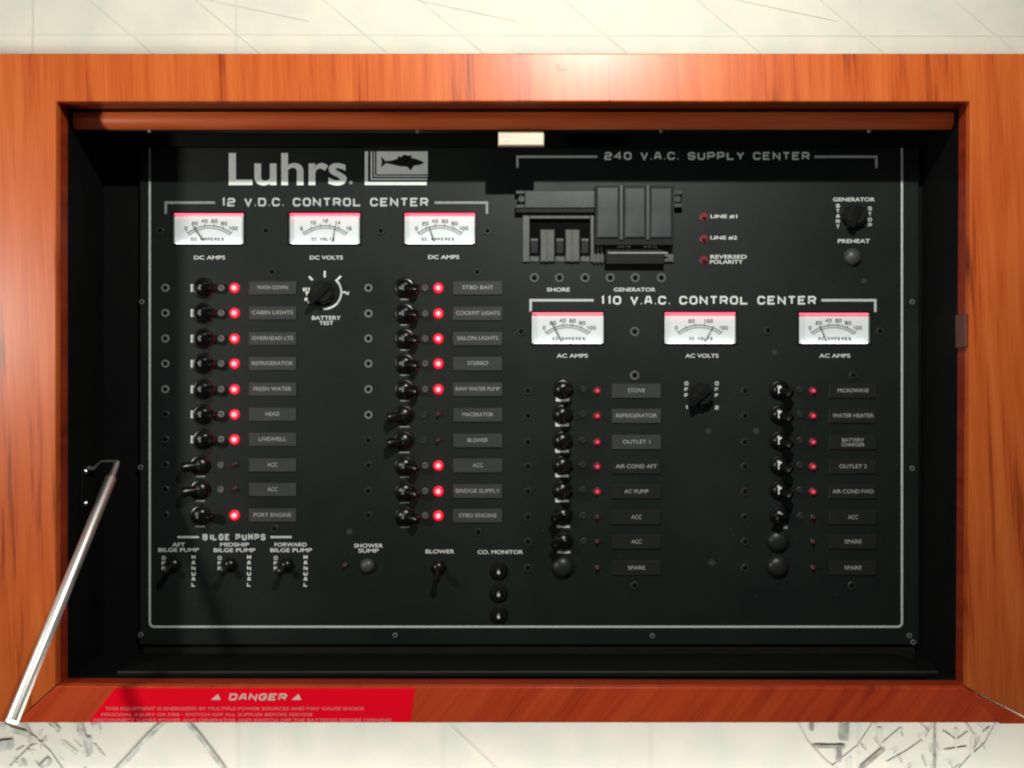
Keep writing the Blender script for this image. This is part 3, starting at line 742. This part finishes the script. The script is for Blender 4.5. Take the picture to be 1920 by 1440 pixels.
copy_at(so, A(935, 1112), pan); copy_at(so, A(935, 1153), pan)

# ---- small pump switches and blower switch
def mini(name, px, py, dx, dy, tipmat=None):
    mb = MB(); n = 6
    mb.lathe([(17, 0), (17, 3), (15, 5)], 6); mb.lathe([(11, 5), (11, 9), (8, 12), (4, 13)], 20)
    o = link(name, mb.mesh(name, (0, 0, 0), 'gloss'), A(px, py), pan)
    mb = MB(); mb.tube([(0, 0, 10), (dx*.5, dy*.5, 22), (dx, dy, 34), (dx*1.05, dy*1.05, 37)], [4.5, 5.5, 7.5, 4], 14)
    l = link('lever', mb.mesh('lever', (0, 0, 0), 'gloss'), A(px, py), o); return o
m1 = mini('pump_switch', 326, 1058, -8, -10); copy_at(m1, A(431, 1059), pan); copy_at(m1, A(537, 1060), pan)
mini('blower_switch', 822, 1064, -2, -22)

# ---- rotary knobs
def knob(px, py, r, h, ang, name='rotary_knob', flutes=10, reach=1.5):
    pts = []; n = flutes*4
    for i in range(n):
        t = 2*math.pi*i/n; rr3 = r*(1 - .07*(i % 4 in (0, 1))); pts.append((rr3*math.cos(t), rr3*math.sin(t)))
    mb = MB(); mb.prism(pts, 0, h*.8); mb.lathe([(r*.86, h*.8), (r*.80, h), (r*.74, h)], 28)
    o = link(name, mb.mesh(name, (0, 0, 0), 'matte'), A(px, py), pan)
    ca, sa = math.cos(math.radians(ang)), math.sin(math.radians(ang))
    q3 = [(r*reach, 0), (r*1.15, 5.5), (-r*.8, 7), (-r*.8, -7), (r*1.15, -5.5)]
    mb = MB(); mb.prism([(x*ca-y*sa, x*sa+y*ca) for x, y in q3], h*.3, h*1.25)
    link('pointer', mb.mesh('pointer', (0, 0, 0), 'gloss'), A(px, py), o)
    return o
knob(607, 549, 25, 24, 225); knob(1599, 405, 24, 20, 250, flutes=12, reach=1.18); knob(1313, 740, 25, 24, 222, reach=1.3)
# battery test scale: arc and ticks around its knob
mb = MB(); u, v, _ = A(609, 548); r = 31*K
mb.ribbon([(u+r*math.cos(math.radians(a)), v+r*math.sin(math.radians(a))) for a in range(-95, 50, 8)], 4, DP+.5)
for a, r0, r1 in ((90, 28, 40), (45, 33, 43), (135, 32, 42), (180, 30, 36), (212, 32, 37), (0, 30, 40)):
    t = math.radians(a); mb.ribbon([(u+r0*K*math.cos(t), v+r0*K*math.sin(t)), (u+r1*K*math.cos(t), v+r1*K*math.sin(t))], 4, DP+.6)
word_px(mb, 'OFF', 575, 543, 14, 7, DP+.5, 1.8)
word_px(mb, '1', 574, 552, 6, 6, DP+.5, 2); word_px(mb, '2', 574, 561, 6, 6, DP+.5, 1.8); word_px(mb, '4', 652, 550.5, 7, 7, DP+.5, 2)
part('dial_marks', mb, 'ink_white', pan)

# ---- main breakers with sliding interlock cover
def rect(mb, x0, x1, y0, y1, w0, w1, ch=0):
    zm = w1; a = at(x0, y1, DP+zm); b = at(x1, y0, DP+zm); return mb.box(a[0], b[0], a[1], b[1], DP+w0, DP+w1, ch)
mb = MB()
rect(mb, 980, 993, 402, 491, 0, 6, 1); rect(mb, 1107, 1133, 402, 491, 0, 6, 1)
rect(mb, 993.5, 1106.5, 402, 410, 0, 5.5, 1); 
for x in (1113, 1120, 1127): rect(mb, x, x+4, 462, 493, 5.9, 9, 1)
brk = part('main_breaker', mb, 'bezel', pan)
mb = MB(); rect(mb, 1245, 1263, 455, 491, 0, 7, 1); part('end_bracket', mb, 'bezel', brk)
mb = MB(); rect(mb, 986, 1257, 400, 489, -8.4, -7.6); part('breaker_well', mb, 'slot', brk)
for x0, x1 in ((1013, 1040), (1060, 1087)):
    mb = MB(); rect(mb, x0, x1, 430, 491, -7, 8, 2); rect(mb, x0+11, x0+14, 434, 491, 8, 9.5, .5); part('barrier_post', mb, 'bezel', brk)
for x in (1002, 1050, 1097):
    mb = MB(); rect(mb, x-9, x+9, 449, 477, -7, 12, 3); tg = part('breaker_toggle', mb, 'gloss', brk)
    mb = MB(); rect(mb, x-7, x+7, 447, 452, 10, 13, .8); part('toggle_glint', mb, 'bezel', tg)  # small highlight at the toggle's top, built as a grey piece
    mb = MB(); rect(mb, x-9, x+9, 478, 491, -6, 3, 1); rect(mb, x-6, x-1, 480, 489, 3, 4.4, .4); part('terminal', mb, 'bezel', tg)
# the long slide bar with slotted ends
mb = MB(); rect(mb, 984, 1118, 357, 390, 8, 18, 1.5)
rect(mb, 967, 984, 357, 364, 8, 18, 1); rect(mb, 967, 984, 383, 390, 8, 18, 1)
sl = part('slide_bar', mb, 'cover', pan, label='grey slide bar with slotted ends')
mb = MB(); rect(mb, 1260, 1266, 357, 389, 8, 18, 1); rect(mb, 1262, 1280, 357, 365, 8.1, 18.1, 1); rect(mb, 1262, 1280, 381, 389, 8.1, 18.1, 1); part('slotted_end', mb, 'cover', sl)
mb = MB(); rect(mb, 967, 1118, 390.5, 399, 0, 16, 1); rect(mb, 1100, 1262, 394, 398, 0, 7.5); part('slide_track', mb, 'matte', sl)
for x in (978, 1271):
    u, v = at(x, 373, DP+16); mb = MB(); mb.lathe([(8.5, 0), (8.5, 6), (6, 8), (3.5, 8), (3, 6.4), (.5, 6.4)], 18)
    link('shoulder_screw', mb.mesh('shoulder_screw', (0, 0, 0), 'screw_dark'), (u, v, DP+8), sl)
mb = MB(); rect(mb, 1116, 1264, 348, 459, 2, 34)
cov = part('interlock_cover', mb, 'matte', pan, label='grey three-panel interlock cover')
for x0, x1, y0 in ((1119, 1160, 350), (1171, 1210, 351), (1220, 1260, 352)):
    mb = MB(); rect(mb, x0, x1, y0, 446, 34, 39, 2.5); part('cover_panel', mb, 'cover', cov)
for x in (1165, 1215):
    mb = MB(); rect(mb, x-3.5, x+3.5, 346, 450, 34.2, 38, 1.4); part('cover_rib', mb, 'rib', cov)
mb = MB(); rect(mb, 1135, 1246, 459, 496, 0, 20, 2); hd = part('breaker_handle', mb, 'matte', brk)
mb = MB(); rect(mb, 1140, 1252, 472.5, 475.5, 20.2, 21.4); word_px(mb, 'MAIN', 1168, 465, 24, 6, DP+20.8, 1.6); word_px(mb, 'MAIN', 1217, 465, 24, 6, DP+20.8, 1.6)
part('lettering', mb, 'ink_dim', hd)

# ---- a few dusty spots on the plate
for (x, y, r) in ((1418, 808, 7), (1328, 808, 6), (1452, 660, 6), (1620, 527, 6), (1508, 1221, 10), (1556, 1221, 6), (1600, 1222, 7), (655, 997, 7), (1335, 1055, 7)):
    if y > 1208: continue
    u, v, _ = A(x, y); mb = MB()
    mb.flat([(u+r*(.8+.35*random.random())*math.cos(i*math.pi/7), v+r*(.7+.4*random.random())*math.sin(i*math.pi/7)) for i in range(14)], DP+.3)
    part('smudge', mb, 'fleck', pan)
